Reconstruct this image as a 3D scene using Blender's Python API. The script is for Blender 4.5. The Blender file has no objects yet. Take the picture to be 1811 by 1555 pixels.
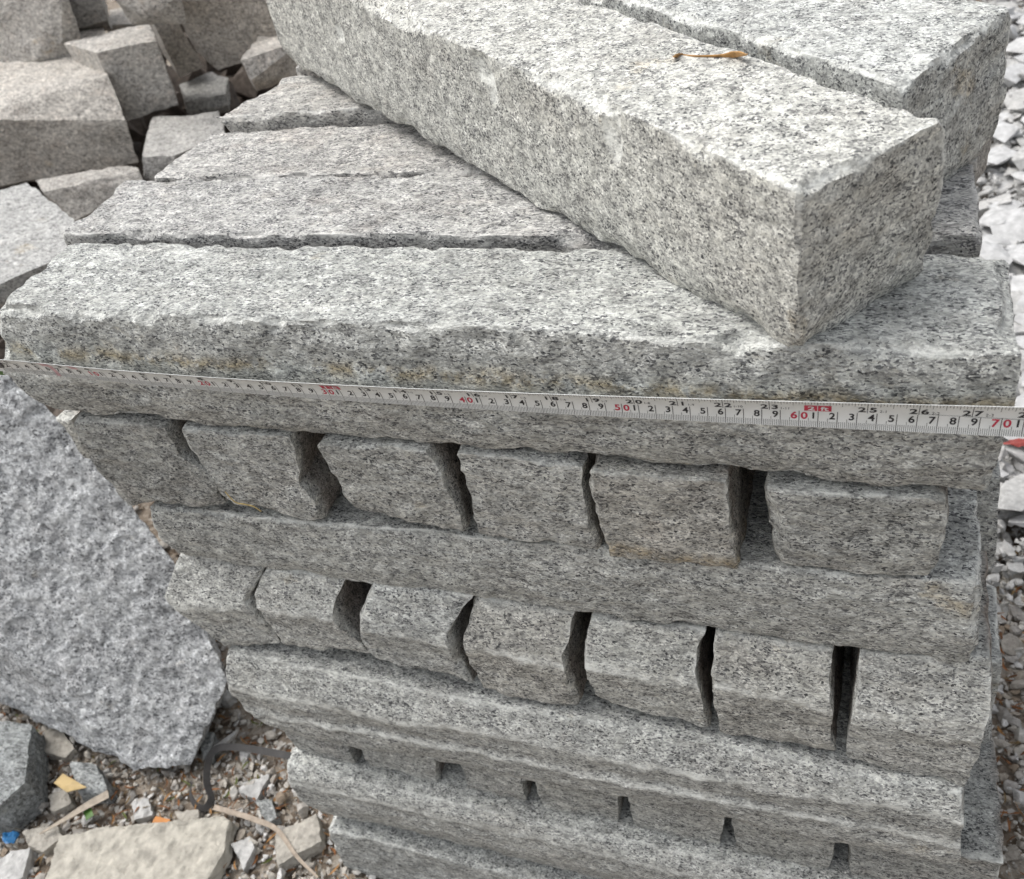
import bpy, bmesh, math, random
import numpy as np
from mathutils import Vector, Matrix, Euler

DATA = {
  'cam': {"pos":[62.566065490553875,-41.11944057023207,40.46349204935472],"M":[[0.9374815431249668,-0.07810100752048035,0.33915864860606876],[0.30321211358769135,0.6616696452685877,-0.685751919212633],[-0.170853066913339,0.7457167781097764,0.6439842516489628]],"f":1635.5031199334312},
  'boulder': [[-46.95,29.2,-15.71],[-42.51,27.89,-19.56],[-37.34,26.69,-23.63],[-32.89,25.24,-27.66],[-25.82,21.88,-35.45],[-19.44,18.3,-43.18],[-15.62,14.44,-50.03],[-12.51,10.59,-56.53],[-17.11,2.24,-65.11],[-24.23,-0.28,-64.91],[-43.27,6.49,-46.89],[-48.58,7.4,-43.14],[-33.42,5.42,-53.06],[-38.59,3.48,-66.0],[-52.47,4.49,-64.0],[-58.11,4.8,-62.0]],
  'strap': [[-1.95,6.31,-65.0],[-4.59,6.33,-65.0],[-9.54,6.23,-65.2],[-13.23,5.66,-65.0],[-14.69,4.74,-65.0],[-14.82,3.13,-65.5],[-13.7,0.74,-66.0],[-12.13,-0.88,-66.4],[-12.41,-2.27,-66.6],[-13.87,-2.23,-66.4],[-15.16,-1.22,-66.0],[-15.58,0.05,-65.5]],
  'blade1': [[-10.42,-2.29,-65.4],[-6.7,-2.37,-65.4],[-4.04,-2.52,-65.4],[-0.39,-3.03,-65.4],[3.8,-5.46,-65.4],[7.6,-7.12,-65.4]],
  'blade2': [[-25.96,-4.19,-65.0],[-27.9,-6.24,-65.0],[-30.09,-8.89,-65.0],[-32.05,-11.14,-65.0]],
  'orange': [[-18.15,-5.39,-66.0],[-15.84,-5.33,-66.0]],
  'blue': [[-37.62,-12.8,-66.0],[-36.2,-11.85,-66.0]],
  'yleaf': [[-34.21,-4.93,-64.0],[-33.78,-3.41,-64.0],[-28.26,-4.67,-64.0]],
  'gleaf': [[-28.61,-6.65,-65.6],[-26.78,-7.27,-65.6]],
  'bleaf': [[51.35,13.68,20.75],[51.57,14.72,20.25],[52.65,14.28,20.25],[53.98,14.15,20.25],[54.83,13.82,20.45],[55.6,12.61,20.95]],
  'straw': [[16.26,-0.1,-6.4],[16.71,-0.1,-7.49],[17.57,-0.1,-7.63],[18.38,-0.1,-7.77],[18.92,-0.1,-8.27]],
  'plant': [[-0.97,0.4,5.17],[0.38,0.4,4.81],[-0.45,0.4,3.97],[-1.98,0.4,3.75]],
  'red': [[85.3,74.47,-60.0],[87.21,73.21,-60.0]],
  'S': {"T1":[[[3.06,0.0,0.15],[70.16,0.0,0.19]],[[0.23,0.0,4.5],[70.5,0.0,5.58]],[[2.79,0.0,10.62],[70.35,0.0,10.38]]],"H1a":[[[-1.37,3.0,-7.73],[-0.25,3.0,-7.8]],[[-1.58,3.0,-5.01],[-0.23,3.0,-5.35]],[[-2.56,3.0,-2.9],[-0.11,3.0,-2.94]]],"H1b":[[[3.97,0.2,-10.12],[15.08,0.2,-8.62]],[[3.55,0.2,-6.81],[15.32,0.2,-5.13]],[[3.43,0.2,-3.51],[13.37,0.2,-3.31]],[[3.61,0.2,-0.2],[13.19,0.2,-0.17]]],"H1c":[[[15.82,0.2,-8.71],[24.46,0.2,-9.03]],[[15.38,0.2,-6.53],[24.4,0.2,-6.66]],[[14.95,0.2,-4.42],[23.6,0.2,-4.91]],[[14.53,0.2,-2.38],[24.34,0.2,-2.35]],[[14.74,0.2,-0.08],[24.64,0.2,-0.03]]],"H1d":[[[27.6,0.1,-7.17],[36.53,0.1,-8.3]],[[27.18,0.1,-4.82],[36.45,0.1,-5.2]],[[26.86,0.1,-2.5],[36.16,0.1,-2.39]],[[26.86,0.1,-0.1],[35.51,0.1,0.04]]],"H1e":[[[37.67,0.3,-8.57],[46.9,0.3,-8.91]],[[37.68,0.3,-5.57],[46.64,0.3,-6.0]],[[37.69,0.3,-2.74],[46.49,0.3,-3.2]],[[37.7,0.3,-0.05],[46.68,0.3,-0.44]]],"H1f":[[[47.64,-0.1,-8.69],[56.57,-0.1,-8.76]],[[47.04,-0.1,-4.39],[56.04,-0.1,-4.37]],[[47.03,-0.1,-0.22],[55.99,-0.1,-0.21]]],"H1g":[[[59.08,0.2,-7.76],[67.96,0.2,-7.52]],[[58.43,0.2,-4.09],[68.41,0.2,-3.8]],[[58.11,0.2,-0.56],[68.14,0.2,-0.26]]],"B2":[[[6.72,0.35,-17.02],[71.41,0.35,-16.26]],[[5.86,0.35,-13.91],[71.58,0.35,-11.81]],[[5.83,0.35,-10.35],[71.18,0.35,-7.69]]],"H2a":[[[7.43,-1.64,-27.93],[14.14,-1.3,-26.27]],[[4.96,-1.01,-24.78],[13.82,-0.65,-23.0]],[[3.24,-0.28,-21.16],[12.97,-0.08,-20.16]],[[5.81,0.57,-16.9],[15.3,0.57,-16.89]]],"H2b":[[[14.55,-1.47,-26.12],[24.01,-1.33,-25.38]],[[14.46,-0.97,-23.61],[23.2,-0.9,-23.25]],[[14.05,-0.53,-21.38],[22.28,-0.5,-21.26]],[[13.96,-0.09,-19.22],[22.11,-0.06,-19.04]],[[15.75,0.4,-16.76],[23.72,0.43,-16.58]]],"H2c":[[[24.44,-1.57,-25.1],[33.91,-1.89,-26.72]],[[24.16,-0.99,-22.18],[33.26,-1.18,-23.16]],[[24.81,-0.38,-19.13],[33.16,-0.47,-19.58]],[[26.54,0.21,-16.19],[35.42,0.21,-16.2]]],"H2d":[[[34.61,-1.66,-27.03],[43.33,-1.71,-27.31]],[[34.06,-0.99,-23.68],[42.95,-0.99,-23.71]],[[34.18,-0.29,-20.21],[42.85,-0.3,-20.25]],[[35.43,0.41,-16.72],[44.05,0.39,-16.78]]],"H2e":[[[44.86,-1.36,-26.03],[54.07,-1.58,-27.13]],[[44.47,-0.75,-22.99],[53.57,-0.86,-23.54]],[[44.41,-0.15,-19.98],[53.09,-0.19,-20.18]],[[45.2,0.46,-16.95],[53.85,0.5,-16.74]]],"H2f":[[[55.06,-1.7,-27.25],[63.72,-1.63,-26.88]],[[54.52,-0.98,-23.64],[63.11,-0.93,-23.39]],[[54.25,-0.27,-20.1],[62.82,-0.24,-19.95]],[[54.53,0.43,-16.61],[63.03,0.43,-16.61]]],"H2g":[[[64.47,-1.61,-27.29],[72.57,-1.82,-28.33]],[[64.37,-0.87,-23.58],[73.05,-0.9,-23.76]],[[64.43,-0.16,-20.04],[73.16,-0.05,-19.48]],[[64.45,0.51,-16.68],[72.84,0.76,-15.43]]],"B3":[[[11.18,-3.42,-39.64],[73.39,-3.23,-38.07]],[[8.45,-3.07,-36.76],[73.14,-2.81,-34.54]],[[6.67,-2.62,-33.04],[72.88,-2.4,-31.2]],[[7.88,-2.0,-27.85],[72.56,-2.02,-28.03]]],"H3a":[[[9.16,-1.9,-45.6],[16.52,-1.9,-45.6]],[[8.86,-1.5999999999999999,-41.5],[16.92,-1.7,-41.5]],[[8.86,-1.7,-37.4],[16.92,-1.7999999999999998,-37.4]]],"H3b":[[[18.32,-1.9,-45.6],[26.28,-1.9,-45.6]],[[18.02,-1.5999999999999999,-41.5],[26.68,-1.7,-41.5]],[[18.02,-1.7,-37.4],[26.68,-1.7999999999999998,-37.4]]],"H3c":[[[29.18,-1.9,-45.6],[35.69,-1.9,-45.6]],[[28.88,-1.5999999999999999,-41.5],[36.09,-1.7,-41.5]],[[28.88,-1.7,-37.4],[36.09,-1.7999999999999998,-37.4]]],"H3d":[[[37.59,-1.9,-45.6],[45.07,-1.9,-45.6]],[[37.29,-1.5999999999999999,-41.5],[45.47,-1.7,-41.5]],[[37.29,-1.7,-37.4],[45.47,-1.7999999999999998,-37.4]]],"H3e":[[[46.67,-1.9,-45.6],[54.47,-1.9,-45.6]],[[46.37,-1.5999999999999999,-41.5],[54.87,-1.7,-41.5]],[[46.37,-1.7,-37.4],[54.87,-1.7999999999999998,-37.4]]],"H3f":[[[56.07,-1.9,-45.6],[63.81,-1.9,-45.6]],[[55.77,-1.5999999999999999,-41.5],[64.21,-1.7,-41.5]],[[55.77,-1.7,-37.4],[64.21,-1.7999999999999998,-37.4]]],"H3g":[[[65.81,-1.9,-45.6],[76.2,-1.9,-45.6]],[[65.51,-1.5999999999999999,-41.5],[76.6,-1.7,-41.5]],[[65.51,-1.7,-37.4],[76.6,-1.7999999999999998,-37.4]]]},
  'scars': [[38.19,16.05,19.84,1.3,1.2,0.35],[38.83,15.55,18.96,0.7,1.3,0.2],[48.83,7.66,18.78,1.0,1.7,0.3],[19.78,30.59,18.24,0.8,0.8,0.2]],
  'HS': {"R7":{"top":[[-144.24,131.84,-14.0],[-125.39,134.55,-14.0],[-119.15,141.78,-14.0],[-111.5,140.4,-14.0],[-91.54,119.82,-14.0],[-104.77,118.55,-14.0],[-125.38,112.19,-14.0]],"face":[[-86.71,113.82,-21.55],[-103.77,112.55,-20.31],[-121.61,106.19,-16.67],[-88.68,114.32,-31.23],[-120.29,113.05,-34.89],[-134.7,106.69,-33.54]]},"R6":{"top":[[-110.2,130.51,-10.0],[-93.01,140.27,-10.0],[-81.75,126.96,-10.0],[-94.78,122.44,-10.0]],"face":[[-81.89,125.96,-23.58],[-93.35,121.44,-24.76]]},"R1":{"top":[[-197.16,199.39,2.0],[-152.18,182.94,2.0],[-106.3,134.12,2.0],[-136.86,136.61,2.0]],"face":[[-112.76,133.12,-10.14],[-122.29,132.12,-13.54],[-137.81,135.61,-15.55],[-149.55,135.61,-16.26]]},"R2":{"top":[[-166.41,197.21,-8.0],[-153.68,198.59,-8.0],[-122.24,160.75,-8.0],[-133.34,159.26,-8.0]],"face":[[-121.77,159.75,-13.85],[-136.77,158.26,-15.37]]},"R3":{"top":[[-97.38,141.33,2.0],[-84.84,145.45,2.0],[-59.69,112.18,2.0],[-76.35,114.46,2.0]],"face":[[-70.77,113.46,-1.65]]},"R4":{"top":[[-98.91,171.61,-4.0],[-62.93,151.51,-4.0],[-50.82,128.97,-4.0],[-60.66,132.88,-4.0],[-79.73,132.74,-4.0]],"face":[[-57.73,131.88,-13.13],[-74.21,133.74,-19.16]]},"R5":{"top":[[-100.47,148.66,-10.0],[-100.48,153.36,-10.0],[-91.95,147.48,-10.0],[-94.72,143.58,-10.0]],"face":[[-87.99,146.48,-22.62],[-92.75,142.58,-23.52]]},"R12":{"top":[[-59.48,132.29,-12.0],[-54.73,141.47,-12.0],[-45.33,126.38,-12.0],[-55.0,116.63,-12.0]],"face":[[-51.97,125.38,-16.87],[-53.36,115.63,-15.49]]},"R8":{"top":[[-85.58,120.75,-24.0],[-69.06,122.05,-24.0],[-59.35,109.65,-24.0],[-66.53,101.48,-24.0],[-73.93,100.91,-24.0]],"face":[[-70.22,100.48,-30.23],[-75.06,99.91,-27.99]]},"R9":{"top":[[-99.83,96.15,-26.0],[-76.69,100.67,-26.0],[-74.51,98.84,-26.0],[-92.31,90.55,-26.0]],"face":[[-73.5,97.84,-27.59],[-86.71,89.55,-31.78]]},"R10":{"top":[[-94.51,76.88,-20.0],[-85.89,82.65,-20.0],[-59.1,65.98,-20.0],[-56.01,56.08,-20.0],[-61.76,48.67,-20.0],[-65.95,45.65,-20.0]],"face":[[-58.16,55.08,-23.79],[-63.19,47.67,-23.33]]},"R11":{"top":[[-95.67,145.09,-26.0],[-91.61,152.25,-26.0],[-82.91,146.82,-26.0],[-77.68,137.84,-26.0],[-86.3,134.05,-26.0]],"face":[[-78.53,137.84,-28.62],[-87.58,134.05,-28.63]]},"R13":{"top":[[-156.22,199.63,-22.0],[-142.51,200.39,-22.0],[-128.62,183.11,-22.0],[-145.67,184.42,-22.0]],"face":[[-131.29,183.11,-25.21],[-146.98,184.42,-24.28]]},"R14":{"top":[[-136.88,158.86,-16.0],[-128.27,163.72,-16.0],[-117.38,151.92,-16.0],[-129.19,149.48,-16.0]],"face":[[-119.07,151.92,-18.93],[-129.38,149.48,-18.09]]}},
  'gs': {"cream":{"top":[[-26.74,-17.51,-65.2],[-29.05,-10.88,-65.2],[-24.19,-8.36,-65.2],[-22.95,-8.53,-65.2],[-8.3,-3.15,-65.2],[-7.17,-3.58,-65.2],[-5.87,-6.91,-65.2],[-6.09,-11.07,-65.2],[-5.8,-13.05,-65.2]],"th":2},"bluish":{"top":[[-50.53,0.34,-62.0],[-42.64,1.34,-62.0],[-36.05,-6.69,-62.0],[-36.53,-8.18,-62.0],[-37.38,-10.53,-62.0],[-40.16,-11.8,-62.0]],"th":6},"grey":{"top":[[-34.67,-1.49,-65.0],[-31.37,-0.6,-65.0],[-26.66,-3.28,-65.0],[-26.64,-4.18,-65.0],[-30.28,-5.08,-65.0]],"th":3},"pale1":{"top":[[-43.62,2.73,-66.2],[-41.07,3.27,-66.2],[-36.69,0.98,-66.2],[-37.26,-0.48,-66.2],[-41.15,-0.43,-66.2]],"th":1.8},"pale2":{"top":[[-35.9,-5.78,-66.2],[-33.64,-4.52,-66.2],[-31.69,-6.07,-66.2],[-32.86,-7.63,-66.2],[-34.24,-7.63,-66.2]],"th":1.8},"white":{"top":[[-9.03,2.25,-66.4],[-5.76,3.96,-66.4],[-5.92,0.28,-66.4],[-8.56,0.73,-66.4]],"th":1.6},"tan":{"top":[[-0.8,-3.32,-65.6],[3.74,-0.1,-65.6],[5.75,-2.89,-65.6],[1.79,-7.04,-65.6]],"th":2.2},"buff":{"top":[[-35.51,-11.29,-66.0],[-31.67,-9.14,-66.0],[-29.29,-10.39,-66.0],[-30.85,-12.74,-66.0],[-33.45,-12.52,-66.0]],"th":2},"flake":{"top":[[-15.52,5.62,-65.6],[-13.54,8.78,-65.6],[-13.41,7.65,-65.6],[-14.57,5.3,-65.6]],"th":0.5},"greychip":{"top":[[-5.62,0.06,-66.6],[-3.94,0.92,-66.6],[-1.89,-1.19,-66.6],[-3.2,-2.18,-66.6]],"th":1.4},"corner":{"top":[[-35.29,-13.81,-65.8],[-32.6,-12.8,-65.8],[-31.1,-16.16,-65.8],[-32.76,-18.01,-65.8],[-36.53,-15.99,-65.8]],"th":2},"wedge":{"top":[[-19.08,7.1,-65.5],[-16.52,7.28,-65.5],[-15.21,4.32,-65.5],[-15.64,3.55,-65.5]],"th":2.3},"mid":{"top":[[-23.32,-4.01,-66.5],[-21.14,-2.86,-66.5],[-19.12,-4.65,-66.5],[-21.02,-5.88,-66.5]],"th":1.5},"mid2":{"top":[[-15.97,-3.69,-66.2],[-13.13,-2.8,-66.2],[-11.93,-4.09,-66.2],[-14.54,-5.0,-66.2]],"th":1.8},"mid3":{"top":[[-5.89,-5.83,-66.4],[-4.32,-4.2,-66.4],[-2.59,-5.42,-66.4],[-2.89,-8.01,-66.4]],"th":1.6},"pebA":{"top":[[-20.19,14.59,-66.0],[-17.72,14.11,-66.0],[-17.81,12.66,-66.0],[-18.96,12.62,-66.0]],"th":2}},
  'tape': [[10,10.631,-0.95,6.086,24.000000000000004],[20,20.368,-0.95,5.871,25.0],[30,30.207,-0.95,5.881,23.0],[40,40.253,-0.95,6.099,17.0],[50,50.099,-0.95,6.294,16.0],[60,60.023,-0.95,6.609,9.0],[70,69.851,-0.95,7.023,6.000000000000001]]
}
CM = 0.01
scene = bpy.context.scene
COL = scene.collection

# ------------------------------------------------------------------ camera
cd = DATA['cam']
cam = bpy.data.cameras.new('camera')
cam.sensor_fit = 'HORIZONTAL'; cam.sensor_width = 36.0
cam.lens = cd['f'] / 1811.0 * 36.0
cam.clip_start = 0.02; cam.clip_end = 500
cam.dof.use_dof = True; cam.dof.focus_distance = 0.62; cam.dof.aperture_fstop = 14.0
co = bpy.data.objects.new('camera', cam); COL.objects.link(co)
m = Matrix([list(r) for r in cd['M']]).to_4x4()
m.translation = Vector(cd['pos']) * CM
co.matrix_world = m
scene.camera = co

# ------------------------------------------------------------------ sky and sun (overcast)
SUN_EL, SUN_AZ = math.radians(59), math.radians(-86)      # azimuth measured from +Y towards +X
world = bpy.data.worlds.new('World'); scene.world = world; world.use_nodes = True
wn = world.node_tree; wn.nodes.clear()
wo = wn.nodes.new('ShaderNodeOutputWorld'); bg = wn.nodes.new('ShaderNodeBackground')
sky = wn.nodes.new('ShaderNodeTexSky'); sky.sky_type = 'NISHITA'; sky.sun_disc = False
sky.sun_elevation = SUN_EL; sky.sun_rotation = SUN_AZ; sky.air_density = 1.0; sky.dust_density = 4.0
hs = wn.nodes.new('ShaderNodeHueSaturation'); hs.inputs['Saturation'].default_value = 0.22
wn.links.new(sky.outputs[0], hs.inputs['Color']); # an overcast sky is brighter overhead than at the horizon
wt = wn.nodes.new('ShaderNodeTexCoord'); wx = wn.nodes.new('ShaderNodeSeparateXYZ'); wn.links.new(wt.outputs['Generated'], wx.inputs[0])
wr = wn.nodes.new('ShaderNodeValToRGB'); wr.color_ramp.elements[0].position = 0.0; wr.color_ramp.elements[0].color = (.84, .84, .84, 1)
wr.color_ramp.elements[1].position = 0.9; wr.color_ramp.elements[1].color = (1.12, 1.12, 1.12, 1); wn.links.new(wx.outputs[2], wr.inputs[0])
wm = wn.nodes.new('ShaderNodeMix'); wm.data_type = 'RGBA'; wm.blend_type = 'MULTIPLY'; wm.inputs[0].default_value = 1
wn.links.new(hs.outputs[0], wm.inputs[6]); wn.links.new(wr.outputs[0], wm.inputs[7]); wn.links.new(wm.outputs[2], bg.inputs['Color'])
bg.inputs['Strength'].default_value = 0.15
wn.links.new(bg.outputs[0], wo.inputs['Surface'])
sl = bpy.data.lights.new('sun', 'SUN'); sl.energy = 0.88; sl.angle = math.radians(30); sl.color = (1.0, 0.97, 0.93)
so = bpy.data.objects.new('sun', sl); COL.objects.link(so)
sd = Vector((math.sin(SUN_AZ) * math.cos(SUN_EL), math.cos(SUN_AZ) * math.cos(SUN_EL), math.sin(SUN_EL)))
so.rotation_euler = sd.to_track_quat('Z', 'Y').to_euler(); so.location = sd * 5
scene.view_settings.view_transform = 'Standard'; scene.view_settings.look = 'None'
scene.view_settings.exposure = 0.58; scene.view_settings.gamma = 1.0
scene.render.engine = 'CYCLES'

# ------------------------------------------------------------------ noise in numpy
_rng = np.random.RandomState(11)
_T = _rng.rand(64, 64, 64).astype(np.float32) * 2 - 1
def vn(P, scale, seed=0):
    """smooth value noise in [-1,1]; P in cm, scale = feature size in cm"""
    q = P / scale + np.array([seed * 7.31, seed * 3.17 + 11.1, seed * 5.77 + 4.3])
    i = np.floor(q).astype(np.int64); f = q - i; f = f * f * (3 - 2 * f)
    a = i & 63; b = (i + 1) & 63
    fx, fy, fz = f[:, 0], f[:, 1], f[:, 2]
    def g(x, y, z): return _T[x, y, z]
    x00 = g(a[:,0],a[:,1],a[:,2])*(1-fx)+g(b[:,0],a[:,1],a[:,2])*fx
    x10 = g(a[:,0],b[:,1],a[:,2])*(1-fx)+g(b[:,0],b[:,1],a[:,2])*fx
    x01 = g(a[:,0],a[:,1],b[:,2])*(1-fx)+g(b[:,0],a[:,1],b[:,2])*fx
    x11 = g(a[:,0],b[:,1],b[:,2])*(1-fx)+g(b[:,0],b[:,1],b[:,2])*fx
    y0 = x00*(1-fy)+x10*fy; y1 = x01*(1-fy)+x11*fy
    return y0*(1-fz)+y1*fz
def rough(P, seed, s0=5.0):
    """split-stone relief, roughly [-1,1]"""
    r = vn(P, s0, seed) * .50 + vn(P, s0 * .43, seed + 1) * .28
    r += (1 - 2.4 * np.abs(vn(P, s0 * .42, seed + 2))) * .24 - np.abs(vn(P, s0 * .2, seed + 6)) * .2
    r += vn(P, s0 * .17, seed + 3) * .13 + vn(P, s0 * .085, seed + 4) * .09 + vn(P, s0 * .045, seed + 5) * .05
    return r

# ------------------------------------------------------------------ materials
def nodes(name):
    mt = bpy.data.materials.new(name); mt.use_nodes = True
    return mt, mt.node_tree.nodes, mt.node_tree.links, mt.node_tree.nodes['Principled BSDF']
def ramp(nd, lk, src, stops, interp='LINEAR'):
    r = nd.new('ShaderNodeValToRGB'); r.color_ramp.interpolation = interp
    e = r.color_ramp.elements
    e[0].position, e[0].color = stops[0][0], (*stops[0][1], 1)
    e[1].position, e[1].color = stops[-1][0], (*stops[-1][1], 1)
    for p_, c_ in stops[1:-1]:
        k = e.new(p_); k.color = (*c_, 1)
    lk.new(src, r.inputs[0]); return r.outputs[0]
def mixc(nd, lk, a, b, fac, mode='MIX'):
    x = nd.new('ShaderNodeMix'); x.data_type = 'RGBA'; x.blend_type = mode
    for s_, v_ in ((x.inputs[6], a), (x.inputs[7], b), (x.inputs[0], fac)):
        if hasattr(v_, 'is_linked'): lk.new(v_, s_)
        elif isinstance(v_, (int, float)): s_.default_value = v_
        else: s_.default_value = (*v_, 1)
    return x.outputs[2]
def noise(nd, lk, vec, scale, detail=3, rough_=.55, dist=0):
    n = nd.new('ShaderNodeTexNoise'); n.inputs['Scale'].default_value = scale
    n.inputs['Detail'].default_value = detail; n.inputs['Roughness'].default_value = rough_; n.inputs['Distortion'].default_value = dist
    lk.new(vec, n.inputs['Vector']); return n.outputs['Fac']
def coords(nd, lk, stretch=(1, 1, 1)):
    tc = nd.new('ShaderNodeTexCoord'); oi = nd.new('ShaderNodeObjectInfo')
    mu = nd.new('ShaderNodeMath'); mu.operation = 'MULTIPLY'; mu.inputs[1].default_value = 9.0; lk.new(oi.outputs['Random'], mu.inputs[0])
    ad = nd.new('ShaderNodeVectorMath'); ad.operation = 'ADD'
    lk.new(tc.outputs['Object'], ad.inputs[0]); lk.new(mu.outputs[0], ad.inputs[1])
    mp = nd.new('ShaderNodeMapping'); mp.inputs['Scale'].default_value = stretch
    lk.new(ad.outputs[0], mp.inputs['Vector'])
    return mp.outputs[0], oi.outputs['Random'], tc.outputs['Object']
def granite(name, cell=860, pscale=150, tint=(1, 1.01, .975), val=1.0, blotch=.5, stretch=(.62, 1, 1), bump=.9, brown=0.0, stain=None, soft=0.0, fleck=0.0, arris=.95):
    mt, nd, lk, bs = nodes(name)
    vec, rnd, obj = coords(nd, lk, stretch)
    # warp the lookup so crystals are ragged
    nw = nd.new('ShaderNodeTexNoise'); nw.inputs['Scale'].default_value = cell * .55; nw.inputs['Detail'].default_value = 2
    lk.new(vec, nw.inputs['Vector'])
    vm = nd.new('ShaderNodeVectorMath'); vm.operation = 'MULTIPLY_ADD'
    lk.new(nw.outputs['Color'], vm.inputs[0]); vm.inputs[1].default_value = (2.4 / cell,) * 3; lk.new(vec, vm.inputs[2])
    v1 = nd.new('ShaderNodeTexVoronoi'); v1.inputs['Scale'].default_value = cell; lk.new(vm.outputs[0], v1.inputs['Vector'])
    sp = nd.new('ShaderNodeSeparateColor'); lk.new(v1.outputs['Color'], sp.inputs[0])
    base = ramp(nd, lk, sp.outputs[0], [(0, (.27, .272, .27)), (.25, (.38, .382, .378)), (.5, (.50, .502, .492)), (.78, (.62, .62, .605)), (1, (.76, .76, .745))])
    # large soft pale crystals
    v3 = nd.new('ShaderNodeTexVoronoi'); v3.inputs['Scale'].default_value = cell * .34; lk.new(vm.outputs[0], v3.inputs['Vector'])
    s3 = nd.new('ShaderNodeSeparateColor'); lk.new(v3.outputs['Color'], s3.inputs[0])
    pale = ramp(nd, lk, s3.outputs[0], [(.78, (0, 0, 0)), (.86, (1, 1, 1))])
    base = mixc(nd, lk, base, (.66, .66, .635), 0.0)
    x = nd.new('ShaderNodeMath'); x.operation = 'MULTIPLY'; x.inputs[1].default_value = .45; lk.new(pale, x.inputs[0])
    base = mixc(nd, lk, base, (.68, .68, .65), x.outputs[0])
    # dark biotite flecks, clustered
    big = noise(nd, lk, vec, cell * .10, 4, .6)
    v2 = nd.new('ShaderNodeTexVoronoi'); v2.inputs['Scale'].default_value = cell * 1.05
    off = nd.new('ShaderNodeVectorMath'); off.operation = 'ADD'; off.inputs[1].default_value = (3.1, 1.7, 2.3); lk.new(vm.outputs[0], off.inputs[0]); lk.new(off.outputs[0], v2.inputs['Vector'])
    s2 = nd.new('ShaderNodeSeparateColor'); lk.new(v2.outputs['Color'], s2.inputs[0])
    a = nd.new('ShaderNodeMath'); a.operation = 'MULTIPLY_ADD'; a.inputs[1].default_value = -1.25; lk.new(big, a.inputs[0]); a.inputs[2].default_value = .86 + fleck
    df = nd.new('ShaderNodeMath'); df.operation = 'SUBTRACT'; lk.new(a.outputs[0], df.inputs[0]); lk.new(s2.outputs[0], df.inputs[1])
    fl = ramp(nd, lk, df.outputs[0], [(0, (0, 0, 0)), (.10, (1, 1, 1))])
    shade = ramp(nd, lk, s2.outputs[1], [(0, (.05, .052, .056)), (.4, (.13, .132, .138)), (1, (.30, .30, .302))])
    col = mixc(nd, lk, base, shade, fl)
    # slow tone variation
    bl = noise(nd, lk, vec, 22, 4, .6)
    bc = ramp(nd, lk, bl, [(.30, (1 - .34 * blotch,) * 3), (.70, (1 + .16 * blotch,) * 3)])
    col = mixc(nd, lk, col, bc, 1.0, 'MULTIPLY')
    b2 = noise(nd, lk, vec, 35, 3, .6)
    bf = ramp(nd, lk, b2, [(.52, (0, 0, 0)), (.68, (1, 1, 1))])
    y = nd.new('ShaderNodeMath'); y.operation = 'MULTIPLY'; y.inputs[1].default_value = .25 + brown; lk.new(bf, y.inputs[0])
    col = mixc(nd, lk, col, (.95, .90, .87), y.outputs[0], 'MULTIPLY')
    if soft: col = mixc(nd, lk, col, (.40, .385, .36), soft)
    if stain:      # rusty line: a wavy band at a given height of this one bar
        z0, hw_, colr = stain
        sx = nd.new('ShaderNodeSeparateXYZ'); lk.new(obj, sx.inputs[0])
        n1 = noise(nd, lk, obj, 30, 4, .7)
        aa = nd.new('ShaderNodeMath'); aa.operation = 'MULTIPLY_ADD'; lk.new(n1, aa.inputs[0]); aa.inputs[1].default_value = .012; lk.new(sx.outputs[2], aa.inputs[2])
        bb = nd.new('ShaderNodeMath'); bb.operation = 'SUBTRACT'; lk.new(aa.outputs[0], bb.inputs[0]); bb.inputs[1].default_value = z0 + .006
        cc = nd.new('ShaderNodeMath'); cc.operation = 'ABSOLUTE'; lk.new(bb.outputs[0], cc.inputs[0])
        st = ramp(nd, lk, cc.outputs[0], [(0, (1, 1, 1)), (hw_, (0, 0, 0))])
        n2 = noise(nd, lk, obj, 38, 5, .75); n2r = ramp(nd, lk, n2, [(.42, (0, 0, 0)), (.56, (1, 1, 1))])
        ff = nd.new('ShaderNodeMath'); ff.operation = 'MULTIPLY'; lk.new(st, ff.inputs[0]); lk.new(n2r, ff.inputs[1])
        col = mixc(nd, lk, col, colr, ff.outputs[0], 'MULTIPLY')
    nr = noise(nd, lk, vec, 17, 5, .7); nrr = ramp(nd, lk, nr, [(.64, (0, 0, 0)), (.74, (.7, .7, .7))])
    col = mixc(nd, lk, col, mixc(nd, lk, col, (.92, .78, .58), 1.0, 'MULTIPLY'), nrr)
    ri = ramp(nd, lk, rnd, [(0, (.87, .87, .865)), (.25, (1.02, 1.01, 1.0)), (.5, (.95, .955, .96)), (.75, (1.04, 1.03, 1.01)), (1, (.93, .90, .87))])
    col = mixc(nd, lk, col, ri, 1.0, 'MULTIPLY')
    # crystals gather into centimetre patches, lighter and darker
    n6 = noise(nd, lk, vec, pscale, 4, .62); col = mixc(nd, lk, col, ramp(nd, lk, n6, [(.34, (.66,) * 3), (.5, (1,) * 3), (.66, (1.30,) * 3)]), 1.0, 'MULTIPLY')
    # whitened upper arrises, ridges, chips and scars (mesh attribute)
    at = nd.new('ShaderNodeAttribute'); at.attribute_name = 'whitening'
    n5 = noise(nd, lk, vec, 130, 4, .65); n5r = ramp(nd, lk, n5, [(.38, (.1, .1, .1)), (.58, (1, 1, 1))])
    pm = nd.new('ShaderNodeMath'); pm.operation = 'MULTIPLY'; lk.new(at.outputs['Fac'], pm.inputs[0]); lk.new(n5r, pm.inputs[1])
    pm2 = nd.new('ShaderNodeMath'); pm2.operation = 'MULTIPLY'; pm2.inputs[1].default_value = arris; lk.new(pm.outputs[0], pm2.inputs[0])
    col = mixc(nd, lk, col, (.84, .84, .82), pm2.outputs[0])
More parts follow.
